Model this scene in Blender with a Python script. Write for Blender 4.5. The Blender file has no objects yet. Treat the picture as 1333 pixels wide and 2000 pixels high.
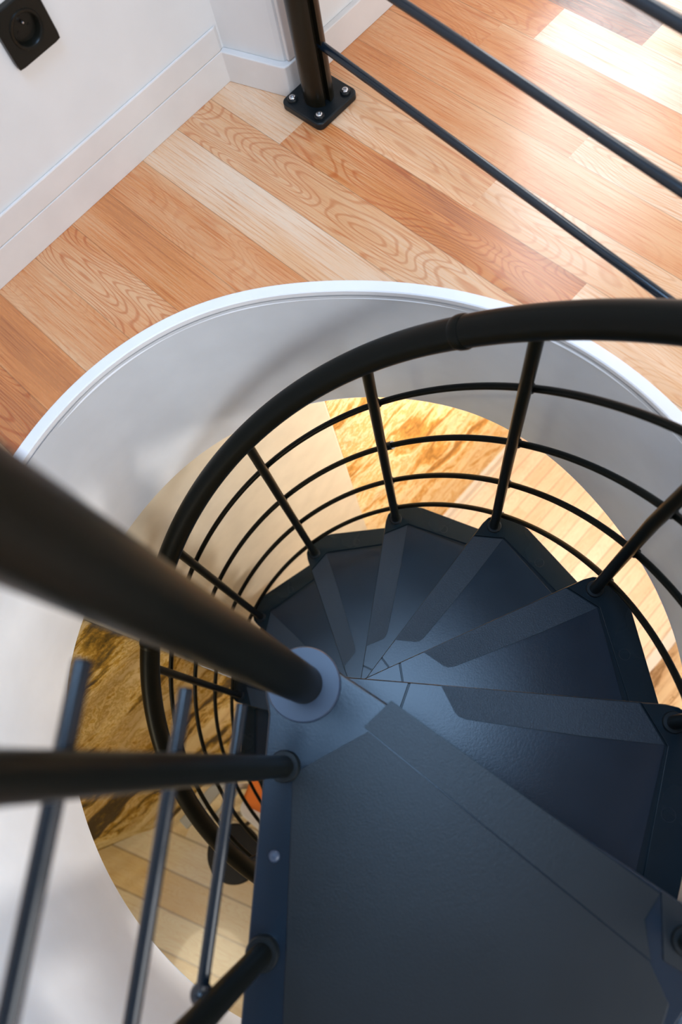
import bpy, bmesh, math, random
from mathutils import Vector, Matrix
random.seed(7)
C = bpy.context.scene.collection
S = bpy.context.scene
PI = math.pi

# ------------------------------------------------------------------ camera
cam = bpy.data.cameras.new('camera')
camo = bpy.data.objects.new('camera', cam); C.objects.link(camo)
camo.location = (0.2007, 0.0536, 1.0)
camo.rotation_euler = (0.3291, 0.1319, 0.7521)
cam.sensor_fit = 'AUTO'; cam.sensor_width = 36.0
cam.lens = 1420.0 / 2000 * 36
cam.clip_start = 0.01
cam.dof.use_dof = True
cam.dof.focus_distance = 1.45
cam.dof.aperture_fstop = 3.2
S.camera = camo

# ------------------------------------------------------------------ colour management, world, lights
S.view_settings.view_transform = 'Standard'
S.view_settings.look = 'None'
S.view_settings.gamma = 1.0
S.view_settings.use_curve_mapping = False
S.view_settings.exposure = 0.1
S.cycles.use_denoising = True
S.cycles.max_bounces = 10
S.cycles.sample_clamp_indirect = 6.0

w = bpy.data.worlds.new('sky'); S.world = w; w.use_nodes = True
wn = w.node_tree.nodes
wn['Background'].inputs['Color'].default_value = (0.74, 0.87, 1.0, 1)
wn['Background'].inputs['Strength'].default_value = 1.0

def area(name, loc, target, sx, sy, power, col):
    l = bpy.data.lights.new(name, 'AREA'); l.shape = 'RECTANGLE'; l.size = sx; l.size_y = sy
    l.energy = power; l.color = col
    o = bpy.data.objects.new(name, l); C.objects.link(o); o.location = loc
    o.rotation_euler = (Vector(target) - Vector(loc)).to_track_quat('-Z', 'Y').to_euler()
    return o
def lamp(name, loc, power, col, rad):
    l = bpy.data.lights.new(name, 'POINT'); l.energy = power; l.color = col; l.shadow_soft_size = rad
    o = bpy.data.objects.new(name, l); C.objects.link(o); o.location = loc
    return o
area('window_daylight_left', (-0.80, 2.05, 1.25), (1.0, 2.05, 1.05), 1.05, 1.75, 35, (0.93, 0.96, 1.0))
area('window_daylight_right', (2.66, 0.3, 1.45), (-0.6, 0.35, 0.5), 2.4, 1.6, 74, (0.97, 0.985, 1.0))
area('skylight_daylight', (-0.20, 0.12, 2.52), (-0.20, 0.12, 0.0), 0.85, 0.85, 27, (0.36, 0.62, 1.0))
lamp('ceiling_lamp_corridor', (0.25, 1.55, -0.75), 74, (1.0, 0.91, 0.82), 0.09)
lamp('ceiling_lamp_room', (-0.1, -2.3, -0.75), 24, (1.0, 0.86, 0.58), 0.28)

# ------------------------------------------------------------------ materials
def newmat(name):
    m = bpy.data.materials.new(name); m.use_nodes = True
    nt = m.node_tree
    return m, nt, nt.nodes['Principled BSDF']
class N:
    def __init__(s, nt): s.nt = nt
    def node(s, t, **kw):
        n = s.nt.nodes.new(t)
        for k, v in kw.items(): setattr(n, k, v)
        return n
    def ln(s, a, b): s.nt.links.new(a, b)
    def put(s, sock, v):
        if hasattr(v, 'default_value') or isinstance(v, bpy.types.NodeSocket): s.ln(v, sock)
        else: sock.default_value = v
    def math(s, op, a, b=0.0, c=None):
        n = s.node('ShaderNodeMath', operation=op); s.put(n.inputs[0], a); s.put(n.inputs[1], b)
        if c is not None: s.put(n.inputs[2], c)
        return n.outputs[0]
    def mix(s, f, a, b, blend='MIX'):
        n = s.node('ShaderNodeMix', data_type='RGBA', blend_type=blend)
        s.put(n.inputs[0], f); s.put(n.inputs[6], a); s.put(n.inputs[7], b)
        return n.outputs[2]
    def comb(s, x, y, z):
        n = s.node('ShaderNodeCombineXYZ'); s.put(n.inputs[0], x); s.put(n.inputs[1], y); s.put(n.inputs[2], z)
        return n.outputs[0]
    def sep(s, v):
        n = s.node('ShaderNodeSeparateXYZ'); s.ln(v, n.inputs[0]); return n.outputs
    def noise(s, v, scale, detail=2.0, rough=0.5, dist=0.0):
        n = s.node('ShaderNodeTexNoise'); s.ln(v, n.inputs['Vector'])
        n.inputs['Scale'].default_value = scale; n.inputs['Detail'].default_value = detail
        n.inputs['Roughness'].default_value = rough; n.inputs['Distortion'].default_value = dist
        return n.outputs['Fac']
    def ramp(s, f, stops):
        n = s.node('ShaderNodeValToRGB'); s.ln(f, n.inputs[0]); e = n.color_ramp.elements
        while len(e) > 1: e.remove(e[-1])
        e[0].position = stops[0][0]; e[0].color = stops[0][1]
        for p, c in stops[1:]:
            k = e.new(p); k.color = c
        return n.outputs[0]
    def maprange(s, v, a, b, c, d):
        n = s.node('ShaderNodeMapRange'); s.put(n.inputs[0], v)
        for i, q in enumerate((a, b, c, d)): n.inputs[i + 1].default_value = q
        return n.outputs[0]
    def bump(s, h, strength, dist):
        n = s.node('ShaderNodeBump'); s.ln(h, n.inputs['Height']); n.inputs['Strength'].default_value = strength
        n.inputs['Distance'].default_value = dist
        return n.outputs[0]
    def objco(s): return s.node('ShaderNodeTexCoord').outputs['Object']
def col(r, g, b): return (r, g, b, 1)

def plain(name, c, rough, metal=0.0, spec=0.5, coat=0.0, bumpscale=None, bumpstr=0.2, var=0.0):
    m, nt, b = newmat(name); n = N(nt)
    b.inputs['Roughness'].default_value = rough; b.inputs['Metallic'].default_value = metal
    b.inputs['Specular IOR Level'].default_value = spec; b.inputs['Coat Weight'].default_value = coat
    co = n.objco()
    f = n.noise(co, 14.0, 3.0)
    lo = tuple(x * (1 - var) for x in c); hi = tuple(min(1, x * (1 + var)) for x in c)
    n.ln(n.ramp(f, [(0.3, col(*lo)), (0.7, col(*hi))]), b.inputs['Base Color'])
    if bumpscale:
        n.ln(n.bump(n.noise(co, bumpscale, 2.0), bumpstr, 0.002), b.inputs['Normal'])
    return m

M = {}
M['plaster'] = plain('white_plaster', (0.74, 0.735, 0.725), 0.75, bumpscale=9, bumpstr=0.25, var=0.02)
M['wellplaster'] = plain('stairwell_plaster', (0.70, 0.74, 0.79), 0.7, bumpscale=6, bumpstr=0.35, var=0.03)
M['board'] = plain('white_gloss_paint', (0.73, 0.70, 0.675), 0.4, bumpscale=30, bumpstr=0.1, var=0.03)
M['rim'] = plain('white_rim_paint', (0.90, 0.91, 0.94), 0.4, var=0.02)
M['ceiling'] = plain('ceiling_paint', (0.78, 0.75, 0.70), 0.8, var=0.02)
M['uceil'] = plain('upper_ceiling_paint', (0.32, 0.33, 0.33), 0.8, var=0.02)
M['pier'] = plain('cream_plaster', (0.62, 0.575, 0.475), 0.75, bumpscale=9, bumpstr=0.3, var=0.05)
M['tube'] = plain('black_satin_steel', (0.004, 0.005, 0.004), 0.34, spec=0.11, var=0.1)
M['post'] = plain('black_bronze_steel', (0.008, 0.007, 0.004), 0.28, spec=0.25, var=0.1)
M['bluetube'] = plain('dark_blue_steel', (0.006, 0.012, 0.020), 0.17, spec=0.5, var=0.1)
M['collar'] = plain('slate_blue_plastic', (0.034, 0.055, 0.100), 0.36, var=0.05)
M['cap'] = plain('black_plastic', (0.006, 0.009, 0.011), 0.36, spec=0.3, var=0.1)
M['steel'] = plain('zinc_steel', (0.6, 0.6, 0.62), 0.25, metal=1.0)
M['socket'] = plain('black_socket_plastic', (0.007, 0.007, 0.005), 0.32, spec=0.25, var=0.05)
M['seatwhite'] = plain('white_seat', (0.82, 0.80, 0.76), 0.6)
M['orange'] = plain('orange_fabric', (0.62, 0.15, 0.015), 0.8, bumpscale=200)
M['grey'] = plain('grey_metal', (0.42, 0.42, 0.38), 0.45)
M['darkwood'] = plain('dark_frame', (0.008, 0.007, 0.006), 0.45, spec=0.25)

def tread_mat(name, c, rough, grain, gstr, spec=0.38):
    m, nt, b = newmat(name); n = N(nt); co = n.objco()
    f = n.noise(co, grain, 3.0, 0.7)
    big = n.noise(co, 5.0, 3.0)
    base = n.ramp(big, [(0.35, col(*[x * 0.9 for x in c])), (0.65, col(*[x * 1.1 for x in c]))])
    scuff = n.noise(n.comb(n.math('MULTIPLY', n.sep(co)[0], 3.0), n.math('MULTIPLY', n.sep(co)[1], 3.0), 0.3), 60.0, 2.0, 0.9)
    sm = n.maprange(scuff, 0.80, 0.90, 0.0, 0.2)
    n.ln(n.mix(sm, base, col(0.12, 0.13, 0.14)), b.inputs['Base Color'])
    n.ln(n.maprange(big, 0.3, 0.7, rough - 0.015, rough + 0.02), b.inputs['Roughness'])
    n.ln(n.bump(f, gstr, 0.0006), b.inputs['Normal'])
    b.inputs['Specular IOR Level'].default_value = spec
    return m
M['tread'] = tread_mat('slate_tread_plastic', (0.004, 0.012, 0.025), 0.22, 260, 0.22)
M['grip'] = tread_mat('rough_grip_strip', (0.008, 0.015, 0.025), 0.30, 420, 0.8)
M['panel'] = tread_mat('rough_anti_slip_panel', (0.006, 0.010, 0.014), 0.32, 380, 0.45)
M['endcap'] = tread_mat('dark_end_cap', (0.003, 0.010, 0.016), 0.26, 200, 0.2, 0.22)

def wood_color(n, x, y, tone, seed, fig, seam, pal=None):
    """x along the plank, y across"""
    s1 = n.math('MULTIPLY', seed, 37.0); s2 = n.math('MULTIPLY', seed, 91.0)
    v = n.comb(n.math('ADD', n.math('MULTIPLY', x, 3.0), s1), n.math('ADD', n.math('MULTIPLY', y, 13.0), s2), 0.0)
    ringf = n.noise(v, 1.0, 1.2, 0.45, 0.25)
    ring = n.math('SINE', n.math('MULTIPLY', ringf, 165.0))
    ring = n.maprange(ring, 0.3, 1.0, 0.0, 1.0)
    v2 = n.comb(n.math('ADD', n.math('MULTIPLY', x, 9.0), s2), n.math('MULTIPLY', y, 420.0), seed)
    fine = n.noise(v2, 1.0, 3.0, 0.6)
    v3 = n.comb(n.math('ADD', n.math('MULTIPLY', x, 2.2), s1), n.math('ADD', n.math('MULTIPLY', y, 9.0), s2), 0.5)
    cloud = n.noise(v3, 1.0, 2.0)
    t = n.math('ADD', tone, n.maprange(cloud, 0.3, 0.7, -0.16, 0.16))
    t = n.math('ADD', t, n.maprange(fine, 0.35, 0.65, -0.08, 0.09))
    base = n.ramp(t, pal or [(0.0, col(0.86, 0.64, 0.46)), (0.3, col(0.78, 0.43, 0.215)), (0.55, col(0.68, 0.245, 0.070)),
                      (0.8, col(0.42, 0.14, 0.045)), (0.95, col(0.20, 0.115, 0.075))])
    dark = n.mix(1.0, base, col(0.74, 0.44, 0.27), 'MULTIPLY')
    c = n.mix(n.math('MULTIPLY', n.math('MULTIPLY', ring, fig), 0.75), base, dark)
    c = n.mix(n.maprange(fine, 0.55, 0.70, 0.0, 0.5), c, dark)
    return n.mix(seam, c, col(0.16, 0.075, 0.03)), fine

# upper oak floor: tone, seed and figure of each plank ride on the mesh
ROW0, ROWP = 0.206, 0.0893
m, nt, b = newmat('oak_planks'); n = N(nt)
at = n.node('ShaderNodeAttribute', attribute_name='plank'); sp = n.node('ShaderNodeSeparateColor'); n.ln(at.outputs['Color'], sp.inputs[0])
xyz = n.sep(n.objco())
fr = n.math('FRACT', n.math('DIVIDE', n.math('SUBTRACT', xyz[1], ROW0), ROWP))
edge = n.math('MINIMUM', fr, n.math('SUBTRACT', 1.0, fr))
seam = n.maprange(edge, 0.003, 0.010, 0.55, 0.0)
c, fine = wood_color(n, xyz[0], xyz[1], sp.outputs[0], sp.outputs[1], sp.outputs[2], seam)
n.ln(c, b.inputs['Base Color'])
n.ln(n.maprange(fine, 0.3, 0.7, 0.24, 0.34), b.inputs['Roughness'])
n.ln(n.bump(fine, 0.08, 0.001), b.inputs['Normal'])
b.inputs['Coat Weight'].default_value = 0.6; b.inputs['Coat Roughness'].default_value = 0.20
M['oak'] = m

def strip_floor(name, ang, wdt, length, tones, gloss, pal=None):
    m, nt, b = newmat(name); n = N(nt)
    mp = n.node('ShaderNodeMapping'); n.ln(n.objco(), mp.inputs[0]); mp.inputs['Rotation'].default_value = (0, 0, -ang)
    q = n.sep(mp.outputs[0])
    row = n.math('FLOOR', n.math('DIVIDE', q[1], wdt))
    off = n.node('ShaderNodeTexWhiteNoise', noise_dimensions='1D'); n.ln(row, off.inputs['W'])
    colm = n.math('FLOOR', n.math('ADD', n.math('DIVIDE', q[0], length), n.math('MULTIPLY', off.outputs[0], 7.0)))
    rnd = n.node('ShaderNodeTexWhiteNoise', noise_dimensions='2D'); n.ln(n.comb(row, colm, 0.0), rnd.inputs['Vector'])
    tone = n.maprange(rnd.outputs[0], 0.0, 1.0, tones[0], tones[1])
    fr = n.math('FRACT', n.math('DIVIDE', q[1], wdt)); e = n.math('MINIMUM', fr, n.math('SUBTRACT', 1.0, fr))
    seam = n.maprange(e, 0.01, 0.05, 0.5, 0.0)
    c, fine = wood_color(n, q[0], q[1], tone, rnd.outputs[0], 0.25, seam, pal)
    n.ln(c, b.inputs['Base Color']); b.inputs['Roughness'].default_value = gloss
    b.inputs['Coat Weight'].default_value = 0.3
    return m
M['corridor'] = strip_floor('pale_strip_planks', PI / 2, 0.075, 0.7, (0.0, 0.6), 0.35, [(0.0, col(0.84, 0.74, 0.62)), (0.4, col(0.80, 0.63, 0.49)), (0.8, col(0.74, 0.51, 0.36))])
M['honey'] = strip_floor('honey_boards', math.radians(23), 0.17, 1.1, (0.0, 0.8), 0.2, [(0.0, col(0.78, 0.70, 0.50)), (0.5, col(0.74, 0.61, 0.36)), (1.0, col(0.68, 0.48, 0.19))])

def stone(name, stops, strata, bumpd):
    m, nt, b = newmat(name); n = N(nt); q = n.sep(n.objco())
    warp = n.maprange(n.noise(n.objco(), 3.5, 3.0), 0.3, 0.7, -0.10, 0.10)
    zz = n.math('ADD', q[2], n.math('ADD', warp, n.math('MULTIPLY', q[1], 0.10)))
    v = n.comb(n.math('MULTIPLY', q[1], 1.3), n.math('MULTIPLY', zz, strata), n.math('MULTIPLY', q[0], 3.0))
    f = n.noise(v, 1.15, 6.0, 0.6, 0.7)
    g = n.noise(n.objco(), 30.0, 5.0, 0.75)
    f2 = n.math('ADD', f, n.maprange(g, 0.3, 0.7, -0.06, 0.06))
    f2 = n.math('MULTIPLY_ADD', f2, 2.0, -0.50)
    n.ln(n.ramp(f2, stops), b.inputs['Base Color']); b.inputs['Roughness'].default_value = 0.8
    n.ln(n.bump(n.math('ADD', f, n.math('MULTIPLY', g, 0.35)), 0.8, bumpd), b.inputs['Normal'])
    return m
M['stone'] = stone('ochre_limestone', [(0.28, col(0.07, 0.045, 0.012)), (0.38, col(0.20, 0.125, 0.012)), (0.45, col(0.40, 0.235, 0.020)),
                   (0.50, col(0.56, 0.36, 0.06)), (0.55, col(0.74, 0.60, 0.30)), (0.60, col(0.46, 0.29, 0.04)), (0.70, col(0.70, 0.56, 0.28))], 4.2, 0.02)
M['corridorstone'] = stone('cream_ochre_limestone', [(0.22, col(0.36, 0.17, 0.03)), (0.36, col(0.62, 0.32, 0.07)), (0.46, col(0.78, 0.58, 0.29)), (0.56, col(0.84, 0.70, 0.45)), (0.64, col(0.68, 0.40, 0.12)), (0.75, col(0.82, 0.66, 0.40))], 4.2, 0.02)
M['palestone'] = stone('pale_limestone', [(0.30, col(0.30, 0.2, 0.1)), (0.42, col(0.62, 0.48, 0.32)), (0.55, col(0.72, 0.60, 0.44)), (0.7, col(0.78, 0.68, 0.52))], 3.0, 0.015)

# ------------------------------------------------------------------ builders
def link(name, bm, mat, parent=None, smooth=False, local=False):
    me = bpy.data.meshes.new(name)
    bmesh.ops.recalc_face_normals(bm, faces=bm.faces)
    bm.to_mesh(me); bm.free()
    me.materials.append(M[mat] if isinstance(mat, str) else mat)
    if smooth:
        for p in me.polygons: p.use_smooth = True
    o = bpy.data.objects.new(name, me); C.objects.link(o)
    if parent:
        o.parent = parent
        if not local: o.matrix_parent_inverse = parent_world(parent).inverted()
    return o
def parent_world(o):
    mloc = Matrix.Translation(o.location) @ o.rotation_euler.to_matrix().to_4x4()
    if o.parent: return parent_world(o.parent) @ o.matrix_parent_inverse @ mloc
    return mloc
def autosmooth(o, ang=35):
    me = o.data
    for p in me.polygons: p.use_smooth = True
    bm = bmesh.new(); bm.from_mesh(me)
    for e in bm.edges:
        e.smooth = not (len(e.link_faces) == 2 and e.calc_face_angle(0) > math.radians(ang))
    bm.to_mesh(me); bm.free()
def bev(o, wd, seg=2):
    b = o.modifiers.new('bevel', 'BEVEL'); b.width = wd; b.segments = seg; b.limit_method = 'ANGLE'; b.angle_limit = math.radians(40)
    return o
def thing(name, label, cat, loc):
    o = bpy.data.objects.new(name, None); C.objects.link(o); o.location = loc; o.empty_display_size = 0.05
    o['label'] = label; o['category'] = cat
    return o
def tag(o, label, cat):
    o['label'] = label; o['category'] = cat; return o
def struct(o):
    o['kind'] = 'structure'; return o
def add_box(bm, a, b):
    v = [bm.verts.new((x, y, z)) for z in (a[2], b[2]) for y in (a[1], b[1]) for x in (a[0], b[0])]
    for f in ((0, 2, 3, 1), (4, 5, 7, 6), (0, 1, 5, 4), (2, 6, 7, 3), (0, 4, 6, 2), (1, 3, 7, 5)): bm.faces.new([v[i] for i in f])
def box(a, b):
    bm = bmesh.new(); add_box(bm, a, b); return bm
def add_prism(bm, pts, z0, z1):
    lo = [bm.verts.new((p[0], p[1], z0)) for p in pts]; hi = [bm.verts.new((p[0], p[1], z1)) for p in pts]
    k = len(pts); bm.faces.new(hi); bm.faces.new(lo[::-1])
    for i in range(k): bm.faces.new((lo[i], lo[(i + 1) % k], hi[(i + 1) % k], hi[i]))
def prism(pts, z0, z1):
    bm = bmesh.new(); add_prism(bm, pts, z0, z1); return bm
def add_tube(bm, path, r, seg=16, caps=True, round_end=0.0):
    path = [Vector(p) for p in path]
    rad = [r] * len(path) if not isinstance(r, (list, tuple)) else list(r)
    t0 = (path[1] - path[0]).normalized()
    up = Vector((0, 0, 1)) if abs(t0.z) < 0.9 else Vector((1, 0, 0))
    nrm = (up - t0 * up.dot(t0)).normalized(); rings = []
    for i, p in enumerate(path):
        a = path[max(i - 1, 0)]; c = path[min(i + 1, len(path) - 1)]
        t = (c - a).normalized()
        nrm = (nrm - t * nrm.dot(t)).normalized(); bi = t.cross(nrm)
        rings.append([bm.verts.new(p + (nrm * math.cos(2 * PI * k / seg) + bi * math.sin(2 * PI * k / seg)) * rad[i]) for k in range(seg)])
    for A, B in zip(rings, rings[1:]):
        for k in range(seg): bm.faces.new((A[k], A[(k + 1) % seg], B[(k + 1) % seg], B[k]))
    if caps: bm.faces.new(rings[0][::-1]); bm.faces.new(rings[-1])
def tube(path, r, seg=16):
    bm = bmesh.new(); add_tube(bm, path, r, seg); return bm
def rod(p, q, r, seg=18, ch=0.0015):
    """straight tube with slightly chamfered ends"""
    p = Vector(p); q = Vector(q); d = (q - p).normalized()
    return tube([p, p + d * ch, q - d * ch, q], [r - ch, r, r, r - ch], seg)
def lathe(prof, cx, cy, seg=40):
    bm = bmesh.new(); rings = []
    for r, z in prof:
        rings.append([bm.verts.new((cx + r * math.cos(2 * PI * k / seg), cy + r * math.sin(2 * PI * k / seg), z)) for k in range(seg)])
    for A, B in zip(rings, rings[1:]):
        for k in range(seg): bm.faces.new((A[k], A[(k + 1) % seg], B[(k + 1) % seg], B[k]))
    bm.faces.new(rings[0][::-1]); bm.faces.new(rings[-1]); return bm
def ball(c, r, sz=1.0, seg=16):
    bm = bmesh.new(); bmesh.ops.create_uvsphere(bm, u_segments=seg, v_segments=seg // 2, radius=r)
    for v in bm.verts: v.co = Vector((v.co.x, v.co.y, v.co.z * sz)) + Vector(c)
    return bm
def disc(cx, cy, r, z0, z1, seg=28):
    return prism([(cx + r * math.cos(2 * PI * k / seg), cy + r * math.sin(2 * PI * k / seg)) for k in range(seg)], z0, z1)

# ------------------------------------------------------------------ constants of the place
H = 0.22934                    # riser
PHI0, DPHI = 0.17373, 0.49903  # angle of the landing's corner baluster, step angle (descending counter-clockwise)
RB, LB = 0.5402, 0.8562        # baluster circle, baluster length to the handrail's centre
ZC = -0.4277                   # underside of the upper slab
ZL = -13 * H                   # lower floor
WX, WY = -0.0043, 0.0597       # stairwell centre
def phi(k): return PHI0 + k * DPHI
def pol(r, a, z): return (r * math.cos(a), r * math.sin(a), z)

def table(t, sig=9.0):
    ks = sorted(t)
    def raw(a):
        a %= 360
        for i in range(len(ks)):
            k0 = ks[i]; k1 = ks[(i + 1) % len(ks)] + (360 if i == len(ks) - 1 else 0)
            aa = a if a >= ks[0] else a + 360
            if k0 <= aa <= k1: return t[k0] + (t[ks[(i + 1) % len(ks)]] - t[k0]) * (aa - k0) / (k1 - k0)
    base = [raw(float(a)) for a in range(360)]
    out = []
    for a in range(360):
        s = ws = 0
        for d in range(-24, 25):
            g = math.exp(-(d / sig) ** 2 / 2); s += g * base[(a + d) % 360]; ws += g
        out.append(s / ws)
    def f(a):
        a = math.degrees(a) % 360; i = int(a); fr_ = a - i
        return out[i] * (1 - fr_) + out[(i + 1) % 360] * fr_
    return f
rtop = table({0: .606, 45: .605, 80: .605, 101: .603, 115: .598, 125: .5965, 138: .604, 150: .619, 160: .6265, 168: .6265, 176: .6205, 186: .613, 193: .606, 220: .606, 245: .625, 270: .655, 295: .635, 320: .610})
rbot = table({20: .598, 55: .587, 70: .581, 84: .583, 94: .597, 103: .608, 115: .6075, 123: .609, 132: .611, 140: .616, 170: .613, 200: .601, 211: .600, 218: .610, 224: .610, 244: .590, 256: .590, 269: .594, 276: .592, 283: .598, 291: .608, 330: .603})
RIM = 0.020

# ------------------------------------------------------------------ upper floor, stairwell, rim
X0, X1, Y0, Y1 = -0.99, 2.6, -1.7, 2.9
NA = 360
def outer_pt(a):
    dx, dy = math.cos(a), math.sin(a); ts = []
    if dx > 1e-9: ts.append((X1 - WX) / dx)
    if dx < -1e-9: ts.append((X0 - WX) / dx)
    if dy > 1e-9: ts.append((Y1 - WY) / dy)
    if dy < -1e-9: ts.append((Y0 - WY) / dy)
    t = min(ts); return (WX + dx * t, WY + dy * t)
angs = sorted([2 * PI * k / NA for k in range(NA)] + [math.atan2(y - WY, x - WX) % (2 * PI) for x in (X0, X1) for y in (Y0, Y1)])
def ring_face(bm, rf, z):
    inn = [bm.verts.new((WX + rf(a) * math.cos(a), WY + rf(a) * math.sin(a), z)) for a in angs]
    out = [bm.verts.new((*outer_pt(a), z)) for a in angs]
    for i in range(len(angs)):
        j = (i + 1) % len(angs); bm.faces.new((inn[i], out[i], out[j], inn[j]))
bm = bmesh.new(); ring_face(bm, rtop, 0.0)
kmin, kmax = -12, 24
for k in range(kmin, kmax):
    bmesh.ops.bisect_plane(bm, geom=bm.verts[:] + bm.edges[:] + bm.faces[:], plane_co=(0, ROW0 + k * ROWP, 0), plane_no=(0, 1, 0))
PL = {  # row: [(end x, tone, figure), ...]
    -3: [(-0.2, .72, 1.0)], -2: [(-0.1, .50, .15)], -1: [(0.2, .42, .25)], 0: [(-.1, .46, 1.0)], 1: [(-.2, .46, .05)], 2: [(-.05, .47, .35)],
    3: [(-.1, .16, .05)], 4: [(-.02, .38, .8)], 5: [(-.694, .20, .1), (-.0945, .60, .9), (.5, .22, .3)], 6: [(-.333, .30, .6), (.3, .2, .5)],
    7: [(.1, .40, .15)], 8: [(-.267, .46, .2), (.35, .30, .7)], 9: [(-.55, .5, .5), (.12, .38, .25)], 10: [(-.48, .52, .6), (.2, .12, .1)],
    11: [(-.316, .93, 1.0), (.4, .10, .1)], 12: [(-.5, .4, .3), (.3, .10, .1)]}
rows = {}
for k in range(kmin - 1, kmax + 1):
    lst = list(PL.get(k, [])); x = lst[-1][0] if lst else X0 + random.uniform(0.2, 0.9)
    if not lst: lst.append((x, random.uniform(.15, .55), random.random()))
    while x < X1:
        x += random.uniform(0.5, 0.95); lst.append((x, random.uniform(.12, .45), random.random()))
    rows[k] = [(e, t, f, random.random()) for e, t, f in lst]
def rowof(y): return math.floor((y - ROW0) / ROWP)
for k, lst in rows.items():
    fs = [f for f in bm.faces if rowof(f.calc_center_median().y) == k]
    for e, t, fg, sd in lst[:-1]:
        fs = [f for f in bm.faces if rowof(f.calc_center_median().y) == k]
        vs = set(v for f in fs for v in f.verts); es = set(q for f in fs for q in f.edges)
        bmesh.ops.bisect_plane(bm, geom=list(vs) + list(es) + fs, plane_co=(e, 0, 0), plane_no=(1, 0, 0))
cl = bm.loops.layers.float_color.new('plank')
for f in bm.faces:
    c0 = f.calc_center_median(); r_ = rows[min(max(rowof(c0.y), kmin - 1), kmax)]
    e = next((q for q in r_ if c0.x < q[0]), r_[-1])
    for l in f.loops: l[cl] = (e[1], e[3], e[2], 1)
for f in bm.faces:
    f.normal_update()
    if f.normal.z < 0: f.normal_flip()
struct(link('floor', bm, 'oak'))

bm = bmesh.new(); ring_face(bm, rbot, ZC)
struct(link('ceiling', bm, 'ceiling'))
bm = bmesh.new(); rings = []
for i in range(13):
    t = i / 12; z = -0.012 + t * (ZC + 0.012)
    rr = []
    for a in angs:
        r = (rtop(a) - RIM) * (1 - t) + rbot(a) * t + 0.0012 * math.sin(a * 9 + z * 11) * math.sin(a * 4 + 1)
        rr.append(bm.verts.new((WX + r * math.cos(a), WY + r * math.sin(a), z)))
    rings.append(rr)
for A, B in zip(rings, rings[1:]):
    for i in range(len(angs)): bm.faces.new((A[i], A[(i + 1) % len(angs)], B[(i + 1) % len(angs)], B[i]))
o = struct(link('wall_stairwell', bm, 'wellplaster', smooth=True))
# rim: white band between the planks and the well, with a small lip and a fillet line under it
bm = bmesh.new(); rings = []
for d, z in ((0.0, -0.004), (0.0, 0.0012), (-0.0005, 0.0016), (-RIM + 0.0015, 0.0016), (-RIM - 0.0005, 0.0), (-RIM - 0.0005, -0.008), (-RIM + 0.0025, -0.011), (-RIM + 0.0020, -0.016), (-RIM - 0.0005, -0.020)):
    rings.append([bm.verts.new((WX + (rtop(a) + d + 0.0012 * math.sin(7 * a + 2) * math.sin(3 * a)) * math.cos(a), WY + (rtop(a) + d) * math.sin(a), z)) for a in angs])
for A, B in zip(rings, rings[1:]):
    for i in range(len(angs)): bm.faces.new((A[i], A[(i + 1) % len(angs)], B[(i + 1) % len(angs)], B[i]))
struct(link('trim_1', bm, 'rim'))

# ------------------------------------------------------------------ upper walls and skirting
def strip_wall(name, face, back, z0, z1, mat):
    """wall or skirting between two plan polylines of equal length"""
    bm = bmesh.new(); q = [[[bm.verts.new((p[0], p[1], z)) for p in L] for z in (z0, z1)] for L in (face, back)]
    k = len(face)
    for i in range(k - 1):
        for A, B in ((q[0][0], q[0][1]), (q[0][1], q[1][1]), (q[1][1], q[1][0]), (q[1][0], q[0][0])):
            bm.faces.new((A[i], A[i + 1], B[i + 1], B[i]))
    for i in (0, k - 1): bm.faces.new((q[0][0][i], q[0][1][i], q[1][1][i], q[1][0][i]))
    return link(name, bm, mat)
struct(strip_wall('wall_left', [(-0.884, Y0), (-0.884, 0.716), (-0.773, 0.750), (-0.764, 0.755), (-0.762, 0.762), (-0.762, 1.32)],
                  [(X0, Y0), (X0, 0.80), (-0.95, 0.85), (-0.93, 0.9), (-0.92, 0.95), (-0.92, 1.32)], 0.0, 2.45, 'plaster'))
o = struct(strip_wall('baseboard_left', [(-0.871, Y0), (-0.8785, 0.7039), (-0.761, 0.7390), (-0.7525, 0.7430), (-0.7500, 0.752), (-0.7500, 1.33)],
                      [(-0.884, Y0), (-0.884, 0.716), (-0.773, 0.750), (-0.764, 0.755), (-0.762, 0.762), (-0.762, 1.33)], 0.0, 0.062, 'board')); bev(o, 0.002)
o = struct(strip_wall('trim_2', [(-0.8725, Y0), (-0.8795, 0.7045)], [(-0.884, Y0), (-0.884, 0.713)], 0.062, 0.1075, 'board')); bev(o, 0.003)
o = struct(link('trim_3', box((-0.762, 0.757, 0.063), (-0.753, 0.790, 2.3)), 'board')); bev(o, 0.003)
# left wall goes on beyond the corner up to a tall window
bm = bmesh.new(); add_box(bm, (-0.92, 1.32, 0.0), (-0.762, 1.50, 2.45)); add_box(bm, (-0.92, 1.50, 0.0), (-0.762, 2.60, 0.35)); add_box(bm, (-0.92, 1.50, 2.15), (-0.762, 2.60, 2.45)); add_box(bm, (-0.92, 2.60, 0.0), (-0.762, 2.90, 2.45))
struct(link('wall_left_window', bm, 'plaster'))
def frame_yz(name, x0, x1, ys, z0, z1):
    bm = bmesh.new(); t = 0.045
    for y in ys: add_box(bm, (x0, y, z0), (x1, y + t, z1))
    for z in (z0, z1 - t): add_box(bm, (x0, ys[0], z), (x1, ys[-1] + t, z + t))
    return struct(link(name, bm, 'board'))
frame_yz('window_1', -0.795, -0.77, (1.50, 2.03, 2.555), 0.35, 2.15)
frame_yz('window_2', 2.61, 2.65, (-0.80, 0.28, 1.355), 0.70, 2.20)
struct(link('wall_back', box((-0.92, 2.9, 0), (2.72, 3.0, 2.45)), 'plaster'))
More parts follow.
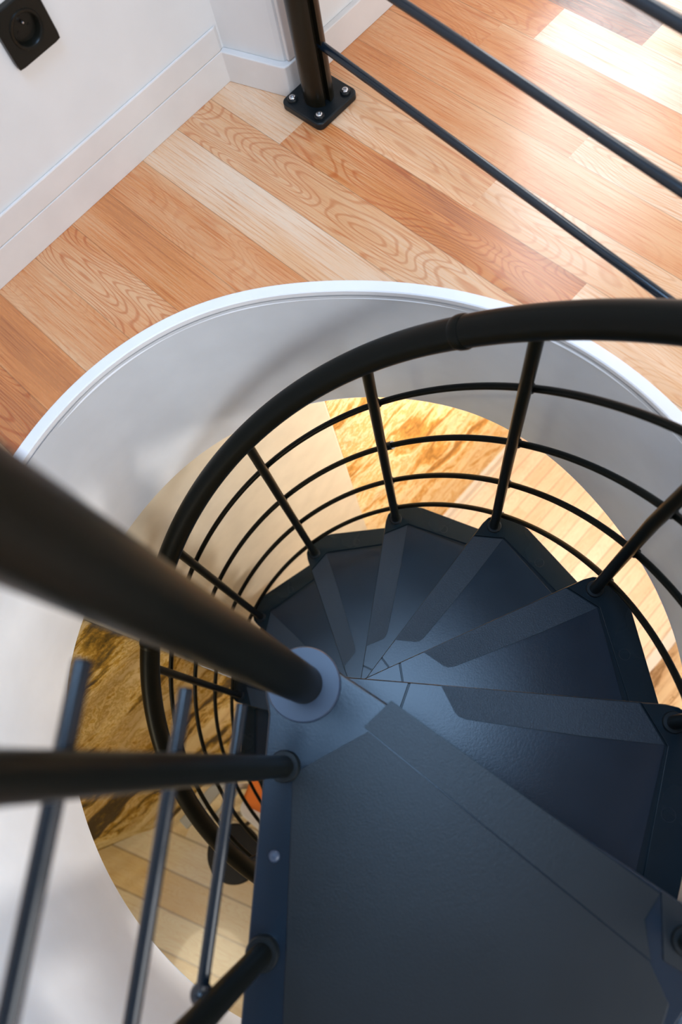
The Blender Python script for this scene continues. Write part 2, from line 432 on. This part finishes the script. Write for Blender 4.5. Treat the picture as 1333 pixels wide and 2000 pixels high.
struct(link('wall_front', box((-0.99, Y0 - 0.1, 0), (2.72, Y0, 2.45)), 'plaster'))
bm = bmesh.new(); add_box(bm, (2.6, Y0, 0), (2.72, -0.80, 2.45)); add_box(bm, (2.6, 1.40, 0), (2.72, 2.9, 2.45)); add_box(bm, (2.6, -0.80, 0), (2.72, 1.40, 0.70)); add_box(bm, (2.6, -0.80, 2.20), (2.72, 1.40, 2.45))
struct(link('wall_right', bm, 'plaster'))
bm = bmesh.new(); sx0, sx1, sy0, sy1 = -0.63, 0.23, -0.31, 0.55
add_box(bm, (-0.99, Y0, 2.45), (sx0, 2.95, 2.60)); add_box(bm, (sx1, Y0, 2.45), (2.72, 2.95, 2.60)); add_box(bm, (sx0, Y0, 2.45), (sx1, sy0, 2.60)); add_box(bm, (sx0, sy1, 2.45), (sx1, 2.95, 2.60))
struct(link('ceiling_upper', bm, 'uceil'))

# ------------------------------------------------------------------ lower rooms
bm = bmesh.new(); add_box(bm, (-0.66, -0.62, ZL - 0.05), (0.72, 3.2, ZL)); struct(link('floor_corridor', bm, 'corridor'))
bm = bmesh.new(); add_box(bm, (-2.2, -3.3, ZL - 0.05), (0.72, -0.62, ZL)); struct(link('floor_room', bm, 'honey'))
def stone_wall(name, pts, z0, z1, mat, amp, seed, thick=0.25):
    """rough wall following a plan polyline"""
    from mathutils import noise as nz
    bm = bmesh.new(); L = [0]
    for a, c in zip(pts, pts[1:]): L.append(L[-1] + math.hypot(c[0] - a[0], c[1] - a[1]))
    nu = max(2, int(L[-1] / 0.02)); nv = int((z1 - z0) / 0.025); grid = []
    for i in range(nu + 1):
        s = L[-1] * i / nu; k = max(j for j in range(len(pts) - 1) if L[j] <= s + 1e-9)
        t = (s - L[k]) / (L[k + 1] - L[k]); a, c = pts[k], pts[k + 1]
        x = a[0] + (c[0] - a[0]) * t; y = a[1] + (c[1] - a[1]) * t
        dx, dy = (c[0] - a[0]) / (L[k + 1] - L[k]), (c[1] - a[1]) / (L[k + 1] - L[k])
        fade = min(1, s / 0.04, (L[-1] - s) / 0.04)
        col_ = []
        for j in range(nv + 1):
            z = z0 + (z1 - z0) * j / nv
            d = amp * fade * nz.fractal(Vector((s * 2.2 + seed, z * 9, seed)), 0.9, 2.0, 4)
            col_.append(bm.verts.new((x - dy * d, y + dx * d, z)))
        grid.append(col_)
    for i in range(nu):
        for j in range(nv): bm.faces.new((grid[i][j], grid[i + 1][j], grid[i + 1][j + 1], grid[i][j + 1]))
    return link(name, bm, mat, smooth=True)
struct(stone_wall('wall_corridor_left', [(-0.633, 0.540), (-0.640, 3.2)], ZL, ZC, 'corridorstone', 0.010, 3.1))
struct(stone_wall('wall_room_left', [(-0.95, -3.3), (-0.87, -1.60), (-0.640, -1.16), (-0.633, -0.288)], ZL, ZC, 'stone', 0.016, 8.7))
bm = bmesh.new(); add_box(bm, (-0.80, -0.288, ZL), (-0.630, 0.540, ZC)); o = struct(link('wall_pier', bm, 'pier')); bev(o, 0.006)
struct(stone_wall('wall_corridor_right', [(0.683, 3.2), (0.683, -3.3)], ZL, ZC, 'palestone', 0.006, 5.5))
bm = bmesh.new(); add_box(bm, (-0.640, 0.545, ZL), (-0.617, 3.2, ZL + 0.115)); o = struct(link('baseboard_corridor_left', bm, 'board')); bev(o, 0.004)
bm = bmesh.new(); add_box(bm, (0.633, -3.2, ZL), (0.690, 3.2, ZL + 0.09)); o = struct(link('baseboard_corridor_right', bm, 'board')); bev(o, 0.004)
bm = bmesh.new(); add_box(bm, (-0.75, 3.2, ZL), (0.75, 3.25, ZC)); struct(link('wall_corridor_end', bm, 'pier'))
bm = bmesh.new(); add_box(bm, (-1.2, -3.35, ZL), (0.75, -3.3, ZC)); struct(link('wall_room_end', bm, 'pier'))
bm = bmesh.new(); add_box(bm, (-0.90, 0.540, ZL), (-0.68, 3.2, ZC)); add_box(bm, (-1.2, -3.3, ZL), (-1.1, 0.5, ZC)); add_box(bm, (0.72, -3.3, ZL), (0.80, 3.2, ZC))
struct(link('wall_core', bm, 'pier'))

# ------------------------------------------------------------------ spiral staircase: ONE thing
ST = thing('spiral_staircase', 'black spiral staircase winding down through the round white stairwell', 'staircase', (0, 0, ZL))

o = link('column', lathe([(0.0262, ZL), (0.0265, ZL + 0.002), (0.0265, 0.966), (0.0262, 0.968)], 0, 0, 48), 'tube', ST); autosmooth(o)
cc = link('collar', lathe([(0.0505, 0.0), (0.0505, 0.006), (0.0490, 0.0085), (0.028, 0.0085)], 0, 0, 64), 'collar', o); autosmooth(cc, 50)
cc['label'] = 'slate blue round collar plate'

BODY = [(0.0, .0365), (.11, .0350), (.5325, .0275), (.552, .0240), (.567, .0135), (.577, -.003), (.583, -.030), (.5815, -.068), (.5375, -.2288), (.522, -.284), (.500, -.304),
        (.060, -.074), (.0, -.052), (-.036, -.036), (-.050, .0), (-.036, .033)]
HUB = [(-.034, .031), (0, .0345), (.1300, .0330), (.1195, -.0030), (.105, -.052), (.058, -.066), (.0, -.046), (-.032, -.030)]
PANEL = [(.1335, .0328), (.4925, .0260), (.5265, -.0345), (.4630, -.262), (.102, -.070), (.1090, -.050), (.1228, -.0032)]
STRIP = [(.1840, .0318), (.4920, .0258), (.5255, -.0338), (.4070, -.0300), (.2400, -.0185), (.2250, -.0172), (.2140, -.0140), (.2080, -.0080)]
CAP = [(.4945, .0265), (.5325, .0265), (.551, .0230), (.566, .0127), (.576, -.0035), (.582, -.030), (.5805, -.068), (.5365, -.2288), (.521, -.283), (.5, -.302), (.470, -.285), (.5300, -.0355)]
def outlined(nm, pts, z0, z1, parent, local):
    """rough sheet lying on a slightly larger thin dark sheet that outlines it"""
    cx = sum(p[0] for p in pts) / len(pts); cy = sum(p[1] for p in pts) / len(pts)
    k = len(pts); ar = sum(pts[i][0] * pts[(i + 1) % k][1] - pts[(i + 1) % k][0] * pts[i][1] for i in range(k)); sg = 1 if ar > 0 else -1
    big = []
    for i in range(k):
        a, b, c = Vector(pts[i - 1]), Vector(pts[i]), Vector(pts[(i + 1) % k])
        n1 = (b - a).normalized(); n2 = (c - b).normalized(); nn = Vector((n1.y + n2.y, -n1.x - n2.x)).normalized() * sg
        big.append(b + nn * 0.0013)
    bm = bmesh.new(); add_prism(bm, big, z0, z0 + 0.0008)
    nb = len(bm.faces); add_prism(bm, pts, z0, z1)
    bm.faces.ensure_lookup_table()
    for f in bm.faces[:nb]: f.material_index = 1
    o = link(nm, bm, 'grip' if local else 'panel', parent, local=local); o.data.materials.append(M['endcap']); return o
def make_tread():
    b_ = link('tread', prism(BODY, -0.036, 0.0), 'endcap', ST, local=True); bev(b_, 0.003, 2); autosmooth(b_)  # dark body colour paints shade into the gaps between the raised plates
    def sub(nm, pts, z0, z1, mat, bv):
        s = link(nm, prism(pts, z0, z1), mat, b_, local=True)
        if bv: bev(s, bv, 2)
        return s
    sub('hub_plate', HUB, -0.0005, 0.0026, 'tread', 0.0005)
    sub('tread_panel', PANEL, -0.0005, 0.0026, 'tread', 0.0005)
    g = outlined('grip_strip', STRIP, 0.0020, 0.0034, b_, True); g['label'] = 'rough dark grey grip strip'
    sub('end_cap', CAP, -0.0005, 0.0048, 'endcap', 0.0016)
    s = link('screw_cap', lathe([(0.0094, 0.0046), (0.0092, 0.00500)], .5255, -.1335, 32), 'endcap', b_, local=True)
    bm = bmesh.new(); ring = [(.5255 + 0.0102 * math.cos(2 * PI * i / 40), -.1335 + 0.0102 * math.sin(2 * PI * i / 40), 0.0048) for i in range(41)]; add_tube(bm, ring, 0.00040, 6)
    link('screw_ring', bm, 'grip', b_, smooth=True, local=True)
    s = link('hub_sleeve', lathe([(0.044, -H + 0.002), (0.044, -0.036)], 0, 0, 40), 'cap', b_, local=True); autosmooth(s)
    return b_
def dup(root, parent):
    r = root.copy(); C.objects.link(r); r.parent = parent
    for ch in list(root.children):
        c_ = ch.copy(); C.objects.link(c_); c_.parent = r
    return r
t0 = make_tread()
for k in range(1, 13):
    t = t0 if k == 1 else dup(t0, ST)
    t.location = (0, 0, -k * H - ZL); t.rotation_euler = (0, 0, phi(k))

# landing
def rot(pts, a): return [(x * math.cos(a) - y * math.sin(a), x * math.sin(a) + y * math.cos(a)) for x, y in pts]
lead = rot([(0.0, .0395), (.14, .0395), (.5325, .0335), (.553, .0290), (.568, .0160), (.578, .0)], phi(0))
def arc_to(off, left):
    """outer edge of the landing just inside the stairwell rim, clockwise from the leading corner to the line through `left`"""
    (ax, ay), (bx, by) = left; dx, dy = bx - ax, by - ay; ln = math.hypot(dx, dy); dx /= ln; dy /= ln
    t = 0.0
    while True:
        x, y = ax + dx * t, ay + dy * t; a = math.atan2(y - WY, x - WX)
        if math.hypot(x - WX, y - WY) >= rtop(a) - RIM - off: break
        t += 0.001
    a0 = math.radians(-5); out = []
    for i in range(33):
        q = a0 + (a - a0) * i / 32; r = rtop(q) - RIM - off
        out.append((WX + r * math.cos(q), WY + r * math.sin(q)))
    return out
LAND = lead + arc_to(0.005, ((-.009, -.0615), (.2195, -.3395))) + [(.2195, -.3395), (-.009, -.0615), (-.040, -.040), (-.052, .004), (-.038, .034)]
ld = link('landing', prism(LAND, -0.040, 0.0), 'tread', ST); bev(ld, 0.003, 2); autosmooth(ld)
g = outlined('grip_strip', [(.1026, .0635), (.4830, .1135), (.4865, .0790), (.5160, .0500), (.0985, .0152)], -0.0003, 0.0016, ld, False); g['label'] = 'rough dark grey grip strip'
PN = [(.1060, .0138), (.5150, .0482), (.5560, .0280)] + arc_to(0.012, ((.0690, -.0925), (.2547, -.3000)))[1:] + [(.0690, -.0925)]
g = link('anti_slip_panel', prism(PN, -0.0005, 0.0014), 'panel', ld); bev(g, 0.0005); g['label'] = 'rough dark grey anti-slip sheet'
g = link('end_cap', prism(rot([(.4955, .032), (.5325, .0322), (.552, .0278), (.5665, .0152), (.576, .0), (.57, -.03), (.5285, -.0325)], phi(0)), -0.0005, 0.0022), 'panel', ld); bev(g, 0.001)
g = link('rivet', lathe([(0.0078, 0.0), (0.0070, 0.0022), (0.0045, 0.0040), (0.0015, 0.0046)], .1200, -.1802, 24), 'collar', ld, smooth=True)
s = link('hub_sleeve', lathe([(0.044, -H + 0.002), (0.044, -0.040)], 0, 0, 40), 'cap', ld); autosmooth(s)

# balusters of the flight
RR = RB + 0.0105 + 0.0065
RAILH = (0.052, 0.254, 0.458, 0.664)
def hz(a, h): return -(a - PHI0) / DPHI * H + h
def flare(a):
    d = math.degrees(a)
    return 0.0 if d > 112 else 0.030 * ((112 - d) / 34) ** 2 if d > 70 else 0.030 * (42 / 34) ** 2
for k in range(0, 13):
    a = phi(k); z = -k * H
    x, y, _ = pol(RB, a, 0)
    xt, yt, _ = pol(RB + flare(a), a, 0)
    lowz = z - H if k < 12 else ZL
    bl = link('baluster', tube([(x, y, lowz), (x, y, z), (x, y, z + LB * 0.5), (xt, yt, z + LB - 0.008)], 0.0107, 20), 'tube', ST); autosmooth(bl)
    q = link('foot_ring', lathe([(0.0170, z + 0.003), (0.0170, z + 0.0075), (0.0155, z + 0.0095), (0.0112, z + 0.0095)], x, y, 32), 'cap', bl); autosmooth(q, 50)
    for h in RAILH:
        xc, yc, _ = pol(RB + 0.012, a, 0)
        xe, ye, _ = pol(RR, a, 0)
        p0 = Vector((x, y, hz(a, h))); p1 = Vector((xe, ye, hz(a, h))); d = (p1 - p0).normalized()
        tg = Vector((-math.sin(a), math.cos(a), -H / (DPHI * RR))).normalized()
        bm = bmesh.new(); add_tube(bm, [p1 - tg * 0.009, p1 - tg * 0.007, p1 + tg * 0.007, p1 + tg * 0.009], [0.0072, 0.0092, 0.0092, 0.0072], 14)
        add_tube(bm, [p0, p1], 0.0055, 10)
        q = link('rail_clip', bm, 'cap', bl); autosmooth(q)
def helix(r, h, a0, a1, rf=None, step=0.03):
    kk = int((a1 - a0) / step); out = []
    for i in range(kk + 1):
        a = a0 + (a1 - a0) * i / kk
        out.append(pol(r + (rf(a) if rf else 0), a, hz(a, h)))
    return out
for h in RAILH:
    o = link('rail', tube(helix(RR, h, phi(-0.05), phi(12.1)), 0.0063, 12), 'tube', ST); autosmooth(o)
o = link('rail_joint', tube(helix(RR, RAILH[2], math.radians(122.3), math.radians(124.0), step=0.01), 0.0092, 14), 'cap', ST); autosmooth(o)
hr = link('handrail', tube(helix(RB, LB, phi(-0.1), phi(12.1), flare, 0.02), 0.0243, 32), 'tube', ST); autosmooth(hr)
for d in (107.0, 204.3, 301.6):
    a = math.radians(d)
    pth = helix(RB, LB, a - 0.014, a + 0.014, flare, 0.007)
    o = link('joint_ring', tube(pth, [0.0248] + [0.0264] * (len(pth) - 2) + [0.0248], 32), 'tube', hr); autosmooth(o)

# landing railing (fixed to the landing)
b1 = Vector((.0549, -.0932, 0)); dv = Vector((.6050, -.7962, 0)); nv = Vector((-.7962, -.6050, 0)); sp_ = .2170
LR = (0.182, 0.371, 0.5655, 0.745)
for i in range(3):
    p = b1 + dv * sp_ * i
    bl = link('baluster', rod((p.x, p.y, -0.03), (p.x, p.y, 0.90), 0.0135, 28), 'tube', ST); autosmooth(bl)
    q = link('foot_ring', lathe([(0.0205, 0.0), (0.0205, 0.011), (0.0190, 0.0135), (0.0142, 0.0135)], p.x, p.y, 40), 'cap', bl); autosmooth(q, 50)
    for z in LR:
        c_ = p + nv * 0.0205 + Vector((0, 0, z))
        bm = ball(c_, 0.0118, 1.0, 18); add_tube(bm, [p + Vector((0, 0, z)), c_], 0.0075, 14)
        q = link('rail_clip', bm, 'bluetube', bl, smooth=True)
for z in LR:
    pa = b1 + nv * 0.0205 + dv * -0.066 + Vector((0, 0, z)); pb = b1 + nv * 0.0205 + dv * 0.50 + Vector((0, 0, z))
    o = link('landing_rail', rod(pa, pb, 0.0066, 20), 'bluetube', ST); autosmooth(o)
pa = b1 + dv * -0.08 + Vector((0, 0, .92)); pb = b1 + dv * 0.55 + Vector((0, 0, .92))
o = link('landing_handrail', rod(pa, pb, 0.0215, 28), 'tube', ST); autosmooth(o)

# ------------------------------------------------------------------ guard railing on the upper floor
GX, GY = -0.700, 0.766
GR = thing('guard_railing', 'black guard railing with thin straight rails bolted to the oak floor', 'railing', (GX, GY, 0))
def gl(x): return GY + 0.010 - 0.098 * (x - GX)
def guard_post(px, py):
    a0 = math.radians(-8); prof = []
    rr, half = 0.0275, math.radians(12)
    for i in range(40):
        t = half + (2 * PI - 2 * half) * i / 39
        prof.append((px + rr * math.cos(t + a0), py + rr * math.sin(t + a0)))
    for t in (-half, half):
        prof.append((px + (rr - 0.011) * math.cos(t * 1.5 + a0), py + (rr - 0.011) * math.sin(t * 1.5 + a0)))
    p = link('post', prism(prof, 0.010, 0.95), 'post', GR); autosmooth(p, 30)
    s = 0.0505; cr = 0.012; pts = []
    for cx, cy, a in ((s - cr, s - cr, 0), (-s + cr, s - cr, 90), (-s + cr, -s + cr, 180), (s - cr, -s + cr, 270)):
        for j in range(7):
            t = math.radians(a + 15 * j); pts.append((px + cx + cr * math.cos(t), py + cy + cr * math.sin(t)))
    bp = link('base_plate', prism(pts, 0.0, 0.014), 'cap', GR); bev(bp, 0.0025); autosmooth(bp)
    for sx in (-1, 1):
        for sy in (-1, 1):
            cx, cy = px + sx * 0.034, py + sy * 0.034
            w_ = link('washer', lathe([(0.0095, 0.014), (0.0095, 0.0175), (0.0080, 0.019), (0.0048, 0.0185)], cx, cy, 28), 'cap', bp); autosmooth(w_, 50)
            sc_ = link('screw', lathe([(0.0062, 0.018), (0.0060, 0.0205), (0.0046, 0.0215), (0.0028, 0.0215), (0.0024, 0.0192)], cx, cy, 20), 'steel', bp); autosmooth(sc_, 50); sc_['label'] = 'shiny zinc screw head'
guard_post(GX, GY); guard_post(1.05, gl(1.05) - 0.010)
for z in (0.118, 0.287, 0.455, 0.62, 0.79):
    bm = bmesh.new(); add_tube(bm, [(GX + 0.012, gl(GX + 0.012), z), (1.05, gl(1.05), z)], 0.0070, 18)
    o = link('rail', bm, 'bluetube', GR); autosmooth(o)
bm = bmesh.new(); add_tube(bm, [(GX - 0.03, gl(GX - 0.03), .965), (1.09, gl(1.09), .965)], 0.024, 28)
o = link('handrail', bm, 'tube', GR); autosmooth(o)

# ------------------------------------------------------------------ wall socket
SX, SY, SZ = -0.884, 0.403, 0.305
SO = thing('wall_socket', 'black square power socket on the white wall above the skirting', 'socket', (SX, SY, SZ))
def yz_prism(pts, x0, x1):
    bm = bmesh.new(); lo = [bm.verts.new((x0, p[0], p[1])) for p in pts]; hi = [bm.verts.new((x1, p[0], p[1])) for p in pts]; k = len(pts)
    bm.faces.new(hi); bm.faces.new(lo[::-1])
    for i in range(k): bm.faces.new((lo[i], lo[(i + 1) % k], hi[(i + 1) % k], hi[i]))
    return bm
def yz_lathe(prof, cy, cz, seg=40):
    bm = bmesh.new(); rings = []
    for r, x in prof: rings.append([bm.verts.new((x, cy + r * math.cos(2 * PI * k / seg), cz + r * math.sin(2 * PI * k / seg))) for k in range(seg)])
    for A, B in zip(rings, rings[1:]):
        for k in range(seg): bm.faces.new((A[k], A[(k + 1) % seg], B[(k + 1) % seg], B[k]))
    bm.faces.new(rings[-1]); return bm
# plate with a round opening
bm = bmesh.new(); s = 0.0405; seg = 48; x1 = SX + 0.011
def sq(t):
    c_, s_ = math.cos(t), math.sin(t); k = 8
    d = (abs(c_) ** 24 + abs(s_) ** 24) ** (-1 / 24.0)
    return (SY + s * c_ * d, SZ + s * s_ * d)
A = [bm.verts.new((SX, *sq(2 * PI * k / seg))) for k in range(seg)]
B = [bm.verts.new((x1 - .0015, *sq(2 * PI * k / seg))) for k in range(seg)]
B2 = [bm.verts.new((x1, SY + (sq(2 * PI * k / seg)[0] - SY) * .965, SZ + (sq(2 * PI * k / seg)[1] - SZ) * .965)) for k in range(seg)]
D = [bm.verts.new((x1, SY + 0.0270 * math.cos(2 * PI * k / seg), SZ + 0.0270 * math.sin(2 * PI * k / seg))) for k in range(seg)]
for P, Q in ((A, B), (B, B2), (B2, D)):
    for k in range(seg): bm.faces.new((P[k], P[(k + 1) % seg], Q[(k + 1) % seg], Q[k]))
o = link('face_plate', bm, 'socket', SO); autosmooth(o, 30)
o = link('socket_cup', yz_lathe([(0.0270, x1), (0.0262, x1 + .0018), (0.0225, x1 + .0012), (0.0208, x1 - .001), (0.0195, SX + 0.001)], SY, SZ), 'socket', SO); autosmooth(o, 40)
o = link('earth_pin', yz_lathe([(0.0024, SX + 0.001), (0.0024, SX + 0.009), (0.0012, SX + 0.011)], SY, SZ + 0.010, 16), 'steel', SO); autosmooth(o, 40)
bm = yz_lathe([(0.0026, SX + 0.0010), (0.0026, SX + 0.0016)], SY - 0.0095, SZ - 0.003, 16)
link('contact_hole', bm, 'darkwood', SO)
link('contact_hole', yz_lathe([(0.0026, SX + 0.0010), (0.0026, SX + 0.0016)], SY + 0.0095, SZ - 0.003, 16), 'darkwood', SO)

# ------------------------------------------------------------------ furniture seen far below
def rounded(cx, cy, sx, sy, r, a, kseg=6):
    pts = []
    for px, py, st in ((sx - r, sy - r, 0), (-sx + r, sy - r, 90), (-sx + r, -sy + r, 180), (sx - r, -sy + r, 270)):
        for j in range(kseg + 1):
            t = math.radians(st + 90 * j / kseg); pts.append((px + r * math.cos(t), py + r * math.sin(t)))
    return [(cx + x * math.cos(a) - y * math.sin(a), cy + x * math.sin(a) + y * math.cos(a)) for x, y in pts]
def stool_round(T, x, y, zs, r, foot, mat):
    o = link('seat', lathe([(r * .8, zs - .035), (r * .97, zs - .025), (r, zs - .008), (r * .95, zs), (.02, zs + .003)], x, y, 40), mat, T); autosmooth(o)
    for i in range(3):
        a = 2 * PI * i / 3 + .4
        o = link('leg', rod((x + foot * math.cos(a), y + foot * math.sin(a), ZL), (x + r * .6 * math.cos(a), y + r * .6 * math.sin(a), zs - .03), 0.010, 14), mat, T); autosmooth(o)
BX, BY = -0.222, -0.890
BS = thing('stool', 'black round stool on the honey boards in front of the white seat', 'stool', (BX, BY, ZL))
stool_round(BS, BX, BY, ZL + .47, .128, .125, 'darkwood')
QX, QY, QA = -0.217, -0.595, math.radians(7)
QS = thing('square_stool', 'white topped square stool with grey edge behind the black stool', 'stool', (QX, QY, ZL)); zs = ZL + .43
o = link('seat', prism(rounded(QX, QY, .150, .150, .05, QA), zs, zs + .03), 'seatwhite', QS); bev(o, .008, 3); autosmooth(o); o['label'] = 'white seat'
o = link('seat_frame', prism(rounded(QX, QY, .152, .152, .052, QA), zs - .035, zs), 'grey', QS); autosmooth(o); o['label'] = 'grey edge band'
for sx in (-1, 1):
    for sy in (-1, 1):
        x = QX + sx * .115 * math.cos(QA) - sy * .115 * math.sin(QA); y = QY + sx * .115 * math.sin(QA) + sy * .115 * math.cos(QA)
        o = link('leg', rod((x, y, ZL), (x, y, zs - .03), .012, 14), 'darkwood', QS); autosmooth(o)
bm = prism(rounded(QX - .085, QY - .005, .080, .090, .035, QA + .25), zs + .030, zs + .10)
o = tag(link('cushion', bm, 'orange'), 'orange cushion lying on the white topped square stool', 'cushion'); bev(o, .022, 4); autosmooth(o)
TR = thing('trestle', 'grey metal trestle standing against the ochre stone wall below', 'trestle', (-0.50, -0.70, ZL))
for yy in (-.67, -.86):
    o = link('leg_frame', tube([(-.390, yy, ZL), (-.415, yy, ZL + .70), (-.455, yy, ZL + .70), (-.56, yy, ZL)], 0.014, 12), 'grey', TR); autosmooth(o)
o = link('top_bar', box((-.460, -.90, ZL + .70), (-.410, -.63, ZL + .725)), 'grey', TR); bev(o, .004)
o = link('brace', tube([(-.405, -.85, ZL + .45), (-.405, -.68, ZL + .45)], 0.010, 12), 'grey', TR); autosmooth(o)
